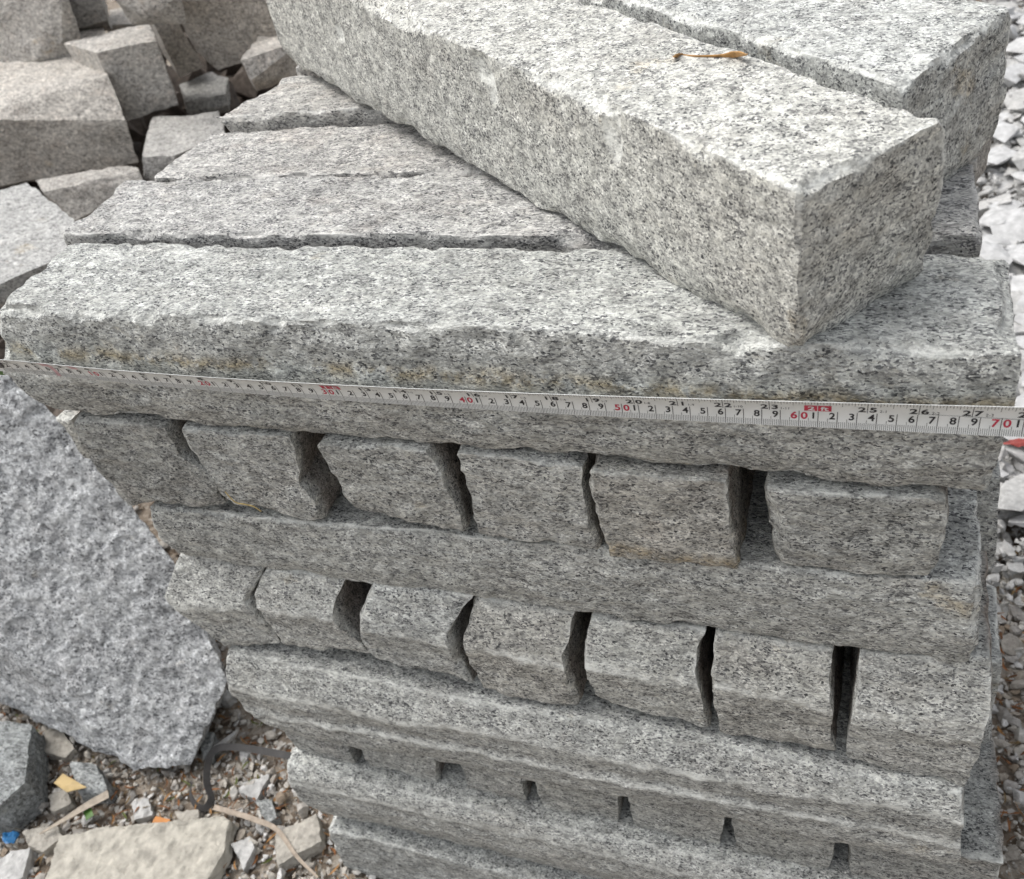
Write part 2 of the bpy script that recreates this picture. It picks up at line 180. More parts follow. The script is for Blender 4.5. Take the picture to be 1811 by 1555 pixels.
    a2 = nd.new('ShaderNodeAttribute'); a2.attribute_name = 'seam_shade'
    col = mixc(nd, lk, col, mixc(nd, lk, col, (.50, .44, .41), 1.0, 'MULTIPLY'), a2.outputs['Fac'])  # brown joint tint, dark enough to stand in for shade between bar ends
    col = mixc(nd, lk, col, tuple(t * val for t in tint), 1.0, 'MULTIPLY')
    lk.new(col, bs.inputs['Base Color'])
    bs.inputs['Roughness'].default_value = .72; bs.inputs['Specular IOR Level'].default_value = .35
    h1 = noise(nd, lk, vec, 190, 6, .68); h2 = noise(nd, lk, vec, 900, 2, .6)
    hh = nd.new('ShaderNodeMath'); hh.operation = 'MULTIPLY_ADD'; lk.new(h2, hh.inputs[0]); hh.inputs[1].default_value = .35; lk.new(h1, hh.inputs[2])
    bp = nd.new('ShaderNodeBump'); bp.inputs['Strength'].default_value = bump; bp.inputs['Distance'].default_value = .004
    lk.new(hh.outputs[0], bp.inputs['Height']); lk.new(bp.outputs[0], bs.inputs['Normal'])
    return mt
def plain(name, col, rgh=.6, var=.25, scale=120, spec=.4, bump=0.0):
    mt, nd, lk, bs = nodes(name)
    vec, rnd, obj = coords(nd, lk)
    n = noise(nd, lk, vec, scale, 4, .6)
    c = mixc(nd, lk, col, ramp(nd, lk, n, [(.3, (1 - var,) * 3), (.7, (1 + var * .6,) * 3)]), 1.0, 'MULTIPLY')
    lk.new(c, bs.inputs['Base Color']); bs.inputs['Roughness'].default_value = rgh; bs.inputs['Specular IOR Level'].default_value = spec
    if bump:
        bp = nd.new('ShaderNodeBump'); bp.inputs['Strength'].default_value = bump; bp.inputs['Distance'].default_value = .003
        lk.new(n, bp.inputs['Height']); lk.new(bp.outputs[0], bs.inputs['Normal'])
    return mt
def island_stone(name, stops, scale=220, bump=.9, tone=1.0):
    """pebbles of many colours, one tone per loose piece"""
    mt, nd, lk, bs = nodes(name)
    g = nd.new('ShaderNodeNewGeometry'); vec, rnd, obj = coords(nd, lk)
    ri = nd.new('ShaderNodeMath'); ri.operation = 'ADD'; lk.new(g.outputs['Random Per Island'], ri.inputs[0]); lk.new(rnd, ri.inputs[1])
    fr = nd.new('ShaderNodeMath'); fr.operation = 'FRACT'; lk.new(ri.outputs[0], fr.inputs[0])
    c = ramp(nd, lk, fr.outputs[0], stops, 'CONSTANT')
    n = noise(nd, lk, vec, scale, 4, .65)
    c = mixc(nd, lk, c, ramp(nd, lk, n, [(.3, (.78 * tone,) * 3), (.7, (1.28 * tone,) * 3)]), 1.0, 'MULTIPLY')
    lk.new(c, bs.inputs['Base Color']); bs.inputs['Roughness'].default_value = .85
    bp = nd.new('ShaderNodeBump'); bp.inputs['Strength'].default_value = bump; bp.inputs['Distance'].default_value = .003
    lk.new(n, bp.inputs['Height']); lk.new(bp.outputs[0], bs.inputs['Normal'])
    return mt

M_G = granite('granite_split')
M_GT = granite('granite_split_stained', stain=(.0175, .009, (.78, .66, .48)))
M_GT2 = granite('granite_split_warm', val=.97, tint=(1.005, .99, .965), blotch=.6, brown=.35)
M_GF = granite('granite_split_rusty_foot', brown=.3, stain=(-.034, .012, (.86, .74, .56)))
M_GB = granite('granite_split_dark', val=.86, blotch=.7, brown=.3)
M_GA = granite('granite_sawn', cell=880, stretch=(.8, .8, 1), blotch=.3, bump=.4)
M_BO = granite('granite_boulder', cell=440, pscale=200, tint=(.955, 1.0, 1.06), blotch=.7, stretch=(.8, 1, 1), bump=1.0, val=1.08, soft=.12, fleck=-.06)
M_RU = granite('rubble_stone', cell=480, tint=(.97, .93, .885), val=1.12, blotch=.9, soft=.3, brown=.5, bump=.8)
M_RL = granite('rubble_stone_pale', cell=480, tint=(.97, .98, .98), val=.95, blotch=.6, soft=.3, bump=.6)
M_CH = plain('white_stone', (.50, .50, .495), .8, .3, 60, bump=.8)
M_CG = plain('pale_grey_stone', (.46, .455, .44), .85, .3, 110, bump=.8)
M_CR = plain('cream_stone', (.42, .395, .34), .85, .35, 60, bump=1.0)
M_BE = plain('beige_stone', (.38, .355, .31), .85, .3, 130, bump=1.0)
M_GS = granite('grey_stone', cell=420, tint=(.72, .76, .78), soft=.3)

# ------------------------------------------------------------------ mesh helpers
def tag(o, label=None, cat=None, group=None, kind=None):
    if label: o['label'] = label
    if cat: o['category'] = cat
    if group: o['group'] = group
    if kind: o['kind'] = kind
    return o
def link(name, P, faces, mat, parent=None, smooth=None, origin=None):
    """P in cm (n,3); the origin goes to the middle of the piece's base"""
    P = np.asarray(P, dtype=np.float64)
    if origin is None:
        origin = Vector(((P[:,0].min()+P[:,0].max())/2, (P[:,1].min()+P[:,1].max())/2, (P[:,2].min()+P[:,2].max())/2))
    o_ = np.array(origin)
    me = bpy.data.meshes.new(name)
    me.from_pydata(((P - o_) * CM).tolist(), [], faces)
    me.update()
    if smooth is not None:
        me.shade_smooth(); me.set_sharp_from_angle(angle=math.radians(smooth))
    me.materials.append(mat)
    ob = bpy.data.objects.new(name, me); COL.objects.link(ob)
    if parent is None: ob.location = Vector(origin) * CM
    else:
        ob.parent = parent; ob.location = Vector(origin) * CM - parent.location
    return ob

def stone(rows, depth, res=.35, seed=1, amps=None, mat=None, name='granite_bar', prof=None, chip=.35, s0=5.0, under=0.0, scars=(), shift=None, crown=0.0, seam_shade=0.0, corner=.45, usides=('front',)):
    """rough stone: rows = [(L,R) ...] bottom to top of the front face, cm; depth vector.
    amps: relief in cm of front, back, left, right, bottom, top"""
    A = dict(front=.26, back=.2, left=.22, right=.22, bottom=.10, top=.09); A.update(amps or {})
    rows = np.array(rows, float); K = len(rows); dv = np.array(depth, float)
    wid = np.linalg.norm(rows[:,1]-rows[:,0], axis=1).mean()
    hei = sum(np.linalg.norm(rows[i+1].mean(0)-rows[i].mean(0)) for i in range(K-1))
    dep = np.linalg.norm(dv)
    nx, ny, nz = (max(3, int(round(q / res))) for q in (wid, hei, dep))
    nz = min(nz, 90)
    idx = -np.ones((nx+1, ny+1, nz+1), dtype=np.int64)
    I, J, K_ = np.meshgrid(np.arange(nx+1), np.arange(ny+1), np.arange(nz+1), indexing='ij')
    surf = (I==0)|(I==nx)|(J==0)|(J==ny)|(K_==0)|(K_==nz)
    idx[surf] = np.arange(surf.sum())
    u = I[surf]/nx; v = J[surf]/ny; w = K_[surf]/nz
    t = v*(K-1); k = np.minimum(t.astype(int), K-2); f = (t-k)[:,None]
    L = rows[k,0]*(1-f)+rows[k+1,0]*f; R = rows[k,1]*(1-f)+rows[k+1,1]*f
    P = L*(1-u[:,None])+R*u[:,None] + dv*w[:,None]
    ax = (rows[:,1]-rows[:,0]).mean(0); ax /= np.linalg.norm(ax)
    nf = -dv/dep; up = np.cross(ax, dv/dep); up /= np.linalg.norm(up)
    if up[2] < 0: up = -up
    dist = dict(left=u*wid, right=(1-u)*wid, bottom=v*hei, top=(1-v)*hei, front=w*dep, back=(1-w)*dep)
    nor = dict(left=-ax, right=ax, bottom=-up, top=up, front=nf, back=-nf)
    D = np.zeros_like(P); P0 = P.copy()
    for q, (fn, d) in enumerate(dist.items()):
        wgt = np.exp(-d/1.1)
        amp = rough(P0, seed*13+q*5, s0 if fn not in ('top', 'bottom') else s0*.8)*A[fn]
        D += nor[fn]*(amp*wgt)[:,None]
    wht = np.zeros(len(P))
    if prof:
        vv = np.clip(v + .05*vn(P0, 9, seed+71) + .022*vn(P0, 2.5, seed+72), 0, 1)
        off = np.interp(vv, [a for a, b in prof], [b for a, b in prof])
        D += nf*(off*np.exp(-dist['front']/2.0)*(.75+.35*vn(P0, 14, seed+73)))[:,None]
        pk = [prof[i][0] for i in range(1, len(prof)-1) if prof[i][1] > prof[i-1][1] and prof[i][1] >= prof[i+1][1] and prof[i][1] > .4]
        for q in pk:
            wht += np.exp(-((vv-q-.02)*hei/.30)**2)*np.exp(-dist['front']/.4)*np.clip(.8+1.0*vn(P0, 6, seed+74), 0, 1)
    if crown:
        D += up*(crown*np.exp(-dist['top']/2.5)*(np.sin(np.pi*w)))[:,None]
    # chipped arrises
    tt = np.stack([np.minimum(dist['left'],dist['right']), np.minimum(dist['bottom'],dist['top']), np.minimum(dist['front'],dist['back'])],1)
    sd_ = np.stack([np.where(u<.5,-1,1), np.where(v<.5,-1,1), np.where(w<.5,1,-1)],1)
    NN = np.stack([ax, up, nf])
    order = np.sort(tt,1); e = order[:,1]
    c1 = np.clip(vn(P0, 1.7, seed+91)-.05, 0, 1)*.9 + np.clip(vn(P0, .8, seed+92), 0, 1)*.45 + np.clip(vn(P0, 4.5, seed+93)-.2, 0, 1)*1.6
    cs = chip*c1*1.5 + .04
    cut = np.zeros_like(tt)
    for (i_, j_) in ((0, 1), (0, 2), (1, 2)):
        q_ = np.clip(cs-(tt[:,i_]+tt[:,j_]), 0, None)/2
        cut[:,i_] = np.maximum(cut[:,i_], q_); cut[:,j_] = np.maximum(cut[:,j_], q_)
    cor = np.clip(corner-tt.sum(1), 0, None)/3
    cut = np.maximum(cut, cor[:,None])
    wht += np.exp(-(e/.20)**2)*np.clip(.45+1.2*vn(P0, 4, seed+75), 0, 1)*(v > .5)
    wht += np.clip(cut.max(1)/.18-.3, 0, 1)*np.clip(.4+.9*vn(P0, 3, seed+76), 0, 1)*.8
    D -= (sd_*cut) @ NN
    if under:
        ub = np.exp(-(dist['bottom']/1.0)**1.5)*under*(.55+.6*vn(P0, 4, seed+95)+.35*vn(P0, 1.4, seed+96))
        for fn in usides: D -= nor[fn]*(ub*np.exp(-dist[fn]/1.2))[:,None]
        D += up*(ub*.2*np.exp(-np.minimum(dist['front'], dist['right'])/1.0))[:,None]
    for (cx_, cy_, cz_, rx_, rz_, dp_) in scars:
        dd = ((P0[:,0]-cx_)**2+(P0[:,1]-cy_)**2)/rx_**2+((P0[:,2]-cz_)/rz_)**2 + .35*vn(P0, 1.2, seed+97)
        m_ = np.clip(1-dd, 0, 1)
        D -= nf*(dp_*np.sqrt(m_))[:,None]; wht += .8*np.clip(m_*4, 0, 1)
    P = P + D
    if shift is not None: P = P + np.array(shift)
    F = []
    def quads(a, flip):
        a00, a10, a11, a01 = a[:-1,:-1].ravel(), a[1:,:-1].ravel(), a[1:,1:].ravel(), a[:-1,1:].ravel()
        q = np.stack([a00,a10,a11,a01] if not flip else [a00,a01,a11,a10],1); F.append(q)
    quads(idx[:,:,0], False); quads(idx[:,:,-1], True)
    quads(idx[0,:,:], False); quads(idx[-1,:,:], True)
    quads(idx[:,0,:], True); quads(idx[:,-1,:], False)
    F = np.concatenate(F)
    # orientation check
    vol = np.einsum('ij,ij->i', P[F[:,0]]-P.mean(0), np.cross(P[F[:,1]]-P[F[:,0]], P[F[:,2]]-P[F[:,0]])).sum()
    if vol < 0: F = F[:, ::-1]
    ob = link(name, P, F.tolist(), mat or M_G, smooth=28)
    at = ob.data.attributes.new('whitening', 'FLOAT', 'POINT'); at.data.foreach_set('value', np.clip(wht, 0, 1).astype(np.float32))
    if seam_shade:       # weathered brown joint faces, darkened further to paint shade into the gaps
        sm = seam_shade*np.clip((tt[:,2]-.5)/.8, 0, 1)*np.exp(-(tt[:,0]/.4)**2)*np.clip(.8+.6*vn(P0, 3, seed+77), 0, 1)
        at = ob.data.attributes.new('seam_shade', 'FLOAT', 'POINT'); at.data.foreach_set('value', sm.astype(np.float32))
    return ob

def hull_mesh(pts, res=None, amp=.3, seed=1, s0=4.0):
    bm = bmesh.new()
    for q in pts: bm.verts.new(q)
    r = bmesh.ops.convex_hull(bm, input=bm.verts)
    bmesh.ops.delete(bm, geom=list({g for g in r['geom_interior'] if isinstance(g, bmesh.types.BMVert)}), context='VERTS')
    loose = [v for v in bm.verts if not v.link_faces]
    if loose: bmesh.ops.delete(bm, geom=loose, context='VERTS')
    if res:
        for it in range(9):
            es = [e for e in bm.edges if e.calc_length() > res*1.5]
            if not es: break
            bmesh.ops.subdivide_edges(bm, edges=es, cuts=1, use_grid_fill=False)
            bmesh.ops.triangulate(bm, faces=[f for f in bm.faces if len(f.verts) > 3])
    bmesh.ops.recalc_face_normals(bm, faces=bm.faces)
    bm.verts.ensure_lookup_table()
    P = np.array([v.co[:] for v in bm.verts]); N = np.array([v.normal[:] for v in bm.verts])
    F = [[v.index for v in f.verts] for f in bm.faces]
    bm.verts.index_update(); F = [[v.index for v in f.verts] for f in bm.faces]
    bm.free()
    if amp: P = P + N*(rough(P, seed, s0)*amp)[:,None] + np.stack([vn(P, s0*.35, seed+k) for k in (31,32,33)],1)*amp*.35
    return P, F
def hull_stone(pts, mat, name, res=.8, amp=.3, seed=1, s0=4.0, smooth=32):
    P, F = hull_mesh(pts, res, amp, seed, s0)
    return link(name, P, F, mat, smooth=smooth)

# ------------------------------------------------------------------ ground
G = -68.0
mt, nd, lk, bs = nodes('quarry_ground')
tc = nd.new('ShaderNodeTexCoord'); vec = tc.outputs['Object']
n1 = noise(nd, lk, vec, 9, 6, .65); n2 = noise(nd, lk, vec, 90, 5, .7)
v = nd.new('ShaderNodeTexVoronoi'); v.inputs['Scale'].default_value = 110; lk.new(vec, v.inputs['Vector'])
sc = nd.new('ShaderNodeSeparateColor'); lk.new(v.outputs['Color'], sc.inputs[0])
c = ramp(nd, lk, sc.outputs[0], [(0, (.12, .095, .07)), (.35, (.25, .215, .175)), (.7, (.37, .34, .295)), (1, (.46, .44, .40))])
c = mixc(nd, lk, c, ramp(nd, lk, n1, [(.35, (.6, .5, .42)), (.65, (1.1, 1.08, 1.05))]), 1.0, 'MULTIPLY')
lk.new(c, bs.inputs['Base Color']); bs.inputs['Roughness'].default_value = .95
bp = nd.new('ShaderNodeBump'); bp.inputs['Strength'].default_value = .9; bp.inputs['Distance'].default_value = .01; lk.new(n2, bp.inputs['Height']); lk.new(bp.outputs[0], bs.inputs['Normal'])
M_GR = mt
def gheight(x, y):
    P = np.stack([x, y, np.zeros_like(x)], 1)
    return G + .5*vn(P, 14, 3) + .35*vn(P, 4, 4)
xs = np.r_[-3000, -1200, -500, np.arange(-260, 200, 2.5), 400, 1200, 3000]
ys = np.r_[-2000, -600, -200, np.arange(-80, 330, 2.5), 700, 1500, 3000]
X, Y = np.meshgrid(xs, ys, indexing='ij'); Z = gheight(X.ravel(), Y.ravel())
ii = np.arange(X.size).reshape(X.shape)
F = np.stack([ii[:-1,:-1].ravel(), ii[1:,:-1].ravel(), ii[1:,1:].ravel(), ii[:-1,1:].ravel()], 1)
g = link('ground', np.stack([X.ravel(), Y.ravel(), Z], 1), F.tolist(), M_GR, smooth=80, origin=Vector((0,0,0)))
tag(g, kind='structure')

# ------------------------------------------------------------------ the pallet-like stack of granite bars
S = DATA['S']
D10 = (0, 9.6, 0)
def bar(rows, depth, label, **k):
    o = stone(rows, depth, **k)
    tag(o, label, 'granite bar', k.get('grp') or None); return o
# top lengthwise layer
o = stone(S['T1'], (0, 9.4, 0), res=.24, seed=2, mat=M_GT, amps=dict(front=.45, top=.10, right=.3, left=.3), prof=[(0,-.5),(.22,.1),(.5,.5),(.78,.42),(.86,.35),(1,.0)], chip=.6, under=.4)
tag(o, 'long granite bar at the front of the top layer with the tape across its face', 'granite bar', 'granite bars lying lengthwise in the stack')
def boxrows(x0, x1, y, z0, z1, dx0=0, dx1=0): return [[[x0, y, z0], [x1, y, z0]], [[x0+dx0, y, z1], [x1+dx1, y, z1]]]
LW = 'granite bars lying lengthwise in the stack'
tops = [
 (boxrows(1.6, 69.4, 10.5, .3, 10.8, -.4, -.6), (0, 9.3, 0), 3, 'second granite bar from the front of the top layer, right end under the beams'),
 (boxrows(4.0, 69.0, 20.6, .3, 10.5, -.8), (0, 9.6, 0), 4, 'third granite bar from the front of the top layer, left end showing behind the second'),
 (boxrows(4.6, 69.0, 31.3, .3, 11.5, -1.2), (3.0, 9.0, 0), 5, 'raised granite bar with a broken corner, fourth from the front of the top layer'),
 (boxrows(6.5, 69.0, 42.6, .3, 11.6, -.3), (0, 9.3, 0), 6, 'rearmost granite bar of the top layer, a sliver showing behind the big beam')]
for rw, dp, sd, lb in tops:
    o = stone(rw, dp, res=.33, seed=sd, amps=dict(top=.16, front=.3, left=.5), chip=.6 if sd != 5 else 1.0, crown=.0, mat=M_GT2)
    tag(o, lb, 'granite bar', LW)
# two beams laid askew on top
A0b=np.array([59.697,-0.921,10.150]);A0t=np.array([59.697,-0.921,19.650]);A1t=np.array([65.964,6.364,19.650]);A2b=np.array([6.551,41.036,12.600])
A2t = A2b + np.array([0, 0, 10.4])
o = stone([[A2b, A0b], [A2t, A0t]], A1t-A0t, res=.24, seed=21, mat=M_GA, amps=dict(front=.10, top=.10, right=.42, back=.25, bottom=.12), chip=.6, s0=5, under=.55, usides=('front', 'left', 'right'), corner=.8, scars=DATA['scars'], name='granite_block')
tag(o, 'big granite block laid askew on top of the stack, near corner above the tape', 'granite block', 'blocks laid askew on the stack')
B0t=np.array([63.979,11.190,19.450]);B1t=np.array([70.025,21.506,19.450])
dB=np.array([-.749,.662,0]); B2t=B0t+dB*70; B2t[2]+=1.5
lo=np.array([0,0,8.85])
o = stone([[B2t-lo, B0t-lo], [B2t, B0t]], B1t-B0t, res=.26, seed=23, mat=M_GA, amps=dict(front=.14, top=.10, right=.5), chip=.7, under=.4, usides=('front', 'right'), corner=.8, name='granite_block')
tag(o, 'second raised granite block behind the big askew one, at the upper right of the stack', 'granite block', 'blocks laid askew on the stack')
# rows of bar ends
num = ['first', 'second', 'third', 'fourth', 'fifth', 'sixth', 'seventh']
def ends(keys, pre, where, grp, seed, mats, prof=None, depth=(0, 52, 0), **k):
    for i, c_ in enumerate(keys):
        o = stone(S[pre+c_], depth, res=.30, seed=seed+i*3, mat=mats(i), amps=dict(front=.36, left=.42, right=.42, top=.12), prof=prof, chip=.34, seam_shade=1.0, under=.30, corner=.3, **k)
        lb = '%s granite bar end from the left in %s' % (num[i], where)
        tag(o, lb, 'granite bar', grp)
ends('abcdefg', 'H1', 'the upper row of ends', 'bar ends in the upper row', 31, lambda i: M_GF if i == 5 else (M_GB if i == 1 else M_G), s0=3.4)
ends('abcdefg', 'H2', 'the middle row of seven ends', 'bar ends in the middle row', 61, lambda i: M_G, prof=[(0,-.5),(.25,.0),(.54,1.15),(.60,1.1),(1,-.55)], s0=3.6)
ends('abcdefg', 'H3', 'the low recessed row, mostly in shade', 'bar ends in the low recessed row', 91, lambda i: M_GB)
# lower lengthwise bars
o = stone(S['B2'], (0, 9.8, 0), res=.25, seed=7, amps=dict(front=.38, right=.4, left=.4), prof=[(0,-.3),(.3,.1),(.7,.1),(1,-.3)], under=.35)
tag(o, 'long dull grey granite bar between the upper and middle rows of bar ends', 'granite bar', LW)
o = stone(S['B3'], (0, 10.5, 0), res=.25, seed=8, amps=dict(front=.36, right=.4, left=.4), prof=[(0,-.7),(.2,.0),(.42,.65),(.5,.35),(.74,1.15),(.80,1.05),(1,-.3)], under=.35)
tag(o, 'long granite bar with pale ridges along its face under the middle row of ends', 'granite bar', LW)
o = stone([[[9.6,-3.3,-56.8],[74.6,-3.3,-56.2]],[[8.4,-3.9,-52],[75,-3.9,-51]],[[8.6,-3.6,-45.6],[74.3,-3.6,-45.4]]], (0, 11, 0), res=.27, seed=9, amps=dict(front=.36, left=.5), prof=[(0,-.6),(.4,.1),(.80,.6),(.88,.5),(1,-.5)])
tag(o, 'long granite bar under the low shaded row of ends, light line along its edge', 'granite bar', LW)
o = stone([[[9.5,-4.6,-68.6],[74.6,-4.6,-68.6]],[[10.0,-4.4,-57.8],[74.3,-4.2,-57.5]]], (0, 11, 0), res=.33, seed=10, amps=dict(front=.4, left=.6))
tag(o, 'lowest granite bar of the stack, its left end resting in the gravel', 'granite bar', LW)
# second-line bars of the lower layers, their ends jutting past the right side
for i, (x1, y, z0, z1, lb) in enumerate([
    (73.4, 10.9, -17.0, -9.4, 'granite bar end jutting from the right side just below the upper row of ends'),
    (76.1, 8.6, -36.8, -28.0, 'bluish granite bar end jutting out beside the pale ridged bar at lower right'),
    (78.2, 8.2, -56.0, -46.8, 'bluish granite bar end at the lowest right corner of the view')]):
    o = stone([[[10, y-.5, z0], [x1, y-.5, z0]], [[10, y+1.6, z1], [x1-.3, y+1.6, z1]]], (0, 8.4, 0), res=.4, seed=101+i, mat=M_G, amps=dict(top=.15))
    tag(o, lb, 'granite bar', 'bars behind the front line of the stack')

# ------------------------------------------------------------------ measuring tape
TP = np.array(DATA['tape'])   # mark, x, y, z, tilt
Rc, TW = 2.7, 2.15
cz = np.polyfit(TP[:,0], TP[:,3], 3); ct = np.polyfit(TP[:,0], TP[:,4], 2)
cx = np.polyfit(TP[:,0], TP[:,1], 3)
def tmap(s, w, off=0.0):
    """s mark in cm, w height on the blade (-TW/2..TW/2), off = lift towards the viewer"""
    s = np.asarray(s, float); w = np.asarray(w, float)
    sc_ = np.clip(s, -2, 90)
    th = np.radians(np.clip(np.polyval(ct, np.clip(s, 5, 75)), 3, 27))
    ph = w/Rc; r = Rc-off
    dep = Rc-r*np.cos(ph); h = r*np.sin(ph)
    y = -.98-(dep*np.cos(th)+h*np.sin(th)); z = np.polyval(cz, np.clip(s, 4, 76))+h*np.cos(th)-dep*np.sin(th)
    x = np.where(s < 10, np.polyval(cx, 10)+(s-10), np.where(s > 70, np.polyval(cx, 70)+(s-70), np.polyval(cx, s)))
    return np.stack([x, y, z], -1)
tape = bpy.data.objects.new('measuring_tape', None); COL.objects.link(tape)
tape.location = Vector(tmap(0, 0).tolist())*CM
tag(tape, 'steel measuring tape with black and red scale stretched across the front bar', 'measuring tape')
M_TP, nd, lk, bs = nodes('tape_enamel')
bs.inputs['Base Color'].default_value = (.66, .68, .66, 1); bs.inputs['Roughness'].default_value = .38; bs.inputs['Specular IOR Level'].default_value = .5
tc = nd.new('ShaderNodeTexCoord'); n = noise(nd, lk, tc.outputs['Object'], 60, 5, .7)
lk.new(ramp(nd, lk, n, [(.3, (.70, .72, .70)), (.7, (.80, .815, .80))]), bs.inputs['Base Color'])
M_INK = plain('tape_black_ink', (.02, .02, .024), .5, .3, 200)
M_RED = plain('tape_red_ink', (.52, .035, .075), .5, .15, 200)
M_WHT = plain('tape_white_ink', (.75, .75, .75), .5, .1, 200)
M_PNK = plain('tape_faded_pink', (.62, .40, .42), .5, .1, 200)
ss = np.arange(.3, 96, .5); ws = np.linspace(-TW/2, TW/2, 15)
Pf = np.concatenate([tmap(np.full_like(ws, s), ws, 0) for s in ss]); Pb = np.concatenate([tmap(np.full_like(ws, s), ws, -.03) for s in ss])
nS, nW = len(ss), len(ws); P = np.concatenate([Pf, Pb]); N0 = nS*nW; F = []
for i in range(nS-1):
    for j in range(nW-1):
        a, b, c_, d = i*nW+j, (i+1)*nW+j, (i+1)*nW+j+1, i*nW+j+1
        F.append([a, b, c_, d]); F.append([N0+a, N0+d, N0+c_, N0+b])
    a, b = i*nW, (i+1)*nW; F.append([a, N0+a, N0+b, b]); a += nW-1; b += nW-1; F.append([a, b, N0+b, N0+a])
F.append([j for j in range(nW)] + [N0+j for j in range(nW-1, -1, -1)])
link('blade', P, F, M_TP, tape, smooth=50)
class Ink:
    def __init__(s): s.P, s.F, s.n = [], [], 0
    def add(s, q, f):
        s.P.append(np.asarray(q)); s.F += [[i+s.n for i in t] for t in f]; s.n += len(q)
    def rect(s, x0, x1, w0, w1, off=.012, k=4):
        w = np.linspace(w0, w1, k+1); q = np.concatenate([tmap([x0]*(k+1), w, off), tmap([x1]*(k+1), w, off)])
        s.add(q, [[i, k+1+i, k+2+i, i+1] for i in range(k)])
    def text(s, t, xc, w0, h, sx=1.0, off=.014, bold=0.0, align='CENTER'):
        vs, fs = glyph(t, bold)
        x = vs[:,0]; xm = (x.min()+x.max())/2 if align == 'CENTER' else x.min()
        k = h/.70
        s.add(tmap(xc+(x-xm)*k*sx, w0+vs[:,1]*k, off+.0), fs)
    def build(s, name, mat): return link(name, np.concatenate(s.P), s.F, mat, tape)
_gl = {}
def glyph(t, bold):
    if (t, bold) not in _gl:
        cu = bpy.data.curves.new('t', 'FONT'); cu.body = t; cu.size = 1; cu.resolution_u = 4; cu.offset = bold; cu.space_character = 1.05
        ob = bpy.data.objects.new('t', cu); COL.objects.link(ob)
        bpy.context.view_layer.update()
        me = ob.evaluated_get(bpy.context.evaluated_depsgraph_get()).to_mesh()
        _gl[(t, bold)] = (np.array([v.co[:] for v in me.vertices]), [list(p.vertices) for p in me.polygons])
        bpy.data.objects.remove(ob); bpy.data.curves.remove(cu)
    return _gl[(t, bold)]
black, red, white, pink = Ink(), Ink(), Ink(), Ink()
DV = .06; top, bot = TW/2, -TW/2      # divide line
black.rect(1.0, 95, DV-.012, DV+.012, k=1)
SMAX = 79
for mm in range(10, SMAX*10):
    s = mm/10
    if mm % 10 == 0: black.rect(s-.018, s+.018, bot+.02, DV)
    else: black.rect(s-.011, s+.011, bot+.02, bot+(.60 if mm % 5 == 0 else .40), k=2)
for cmv in range(2, SMAX):
    if cmv % 10 == 0:
        red.text(str(cmv//10), cmv-.27, DV-.10-.50, .50, 1.05, bold=.025)
        red.text('0', cmv+.27, DV-.10-.50, .50, 1.05, bold=.025)
    else:
        black.text(str(cmv % 10), cmv-.27 if cmv % 10 != 1 else cmv-.25, DV-.09-.47, .47, 1.0, bold=.022)
n16 = int(SMAX/2.54*16)
for k in range(8, n16):
    s = k*2.54/16
    inch = k // 16
    if k % 16 == 0:
        if inch % 12: black.rect(s-.018, s+.018, DV, top-.02)
        else: black.rect(s-.018, s+.018, DV+.62, top-.02)
    else:
        ln = .50 if k % 8 == 0 else (.42 if k % 4 == 0 else (.33 if k % 2 == 0 else .26))
        black.rect(s-.012, s+.012, top-.02-ln, top-.02, k=2)
for inch in range(1, n16//16+1):
    s = inch*2.54
    if inch % 12 == 0:
        red.rect(s-.70, s-.02, DV+.02, DV+.56, off=.010); red.rect(s+.02, s+.72, DV+.02, DV+.56, off=.010)
        white.text(str(inch//12), s-.33, DV+.10, .36, 1.45, off=.022, bold=.03)
        white.text('ft', s+.36, DV+.10, .36, 1.2, off=.022, bold=.03)
    elif inch < 10: black.text(str(inch), s-.28, DV+.09, .42, 1.35, bold=.03)
    else:
        t = str(inch)
        black.text(t[0], s-.27, DV+.09, .42, 1.35 if t[0] != '1' else 1.2, bold=.03)
        black.text(t[1], s+.29, DV+.09, .42, 1.35 if t[1] != '1' else 1.2, bold=.03)
        if inch > 12: black.text('%d-%d' % (inch//12, inch % 12), s+.62, DV+.08, .22, .9, bold=.0, align='LEFT')
pink.rect(6.1, 6.5, bot+.02, DV, off=.008); pink.rect(5.6, 6.6, DV+.02, top-.02, off=.008); pink.rect(8.3, 9.0, DV+.02, DV+.7, off=.008)
black.build('black_scale', M_INK); red.build('red_scale', M_RED); white.build('white_print', M_WHT); pink.build('faded_mark', M_PNK)
# hook at the zero end
q = []
for s_, w_, o_ in [(-.2,-.7,-.05),(-.2,.7,-.05),(1.3,.55,-.02),(1.5,0,-.02),(1.3,-.55,-.02)]: q.append(tmap(s_, w_, .05+o_)); q.append(tmap(s_, w_, .12+o_))
q += [tmap(-.2, .7, -.9), tmap(-.35, .7, -.9), tmap(-.2, -.7, -.9), tmap(-.35, -.7, -.9)]
P, F = hull_mesh([tuple(x.tolist()) for x in q[:10]], None, 0)
P2, F2 = hull_mesh([tuple(x.tolist()) for x in q[10:]] + [tuple(tmap(-.2, .7, .1).tolist()), tuple(tmap(-.35, .7, .1).tolist()), tuple(tmap(-.2, -.7, .1).tolist()), tuple(tmap(-.35, -.7, .1).tolist())], None, 0)
link('end_hook', np.concatenate([P, P2]), F+[[i+len(P) for i in f] for f in F2], plain('hook_metal', (.10, .10, .10), .4, .3), tape)

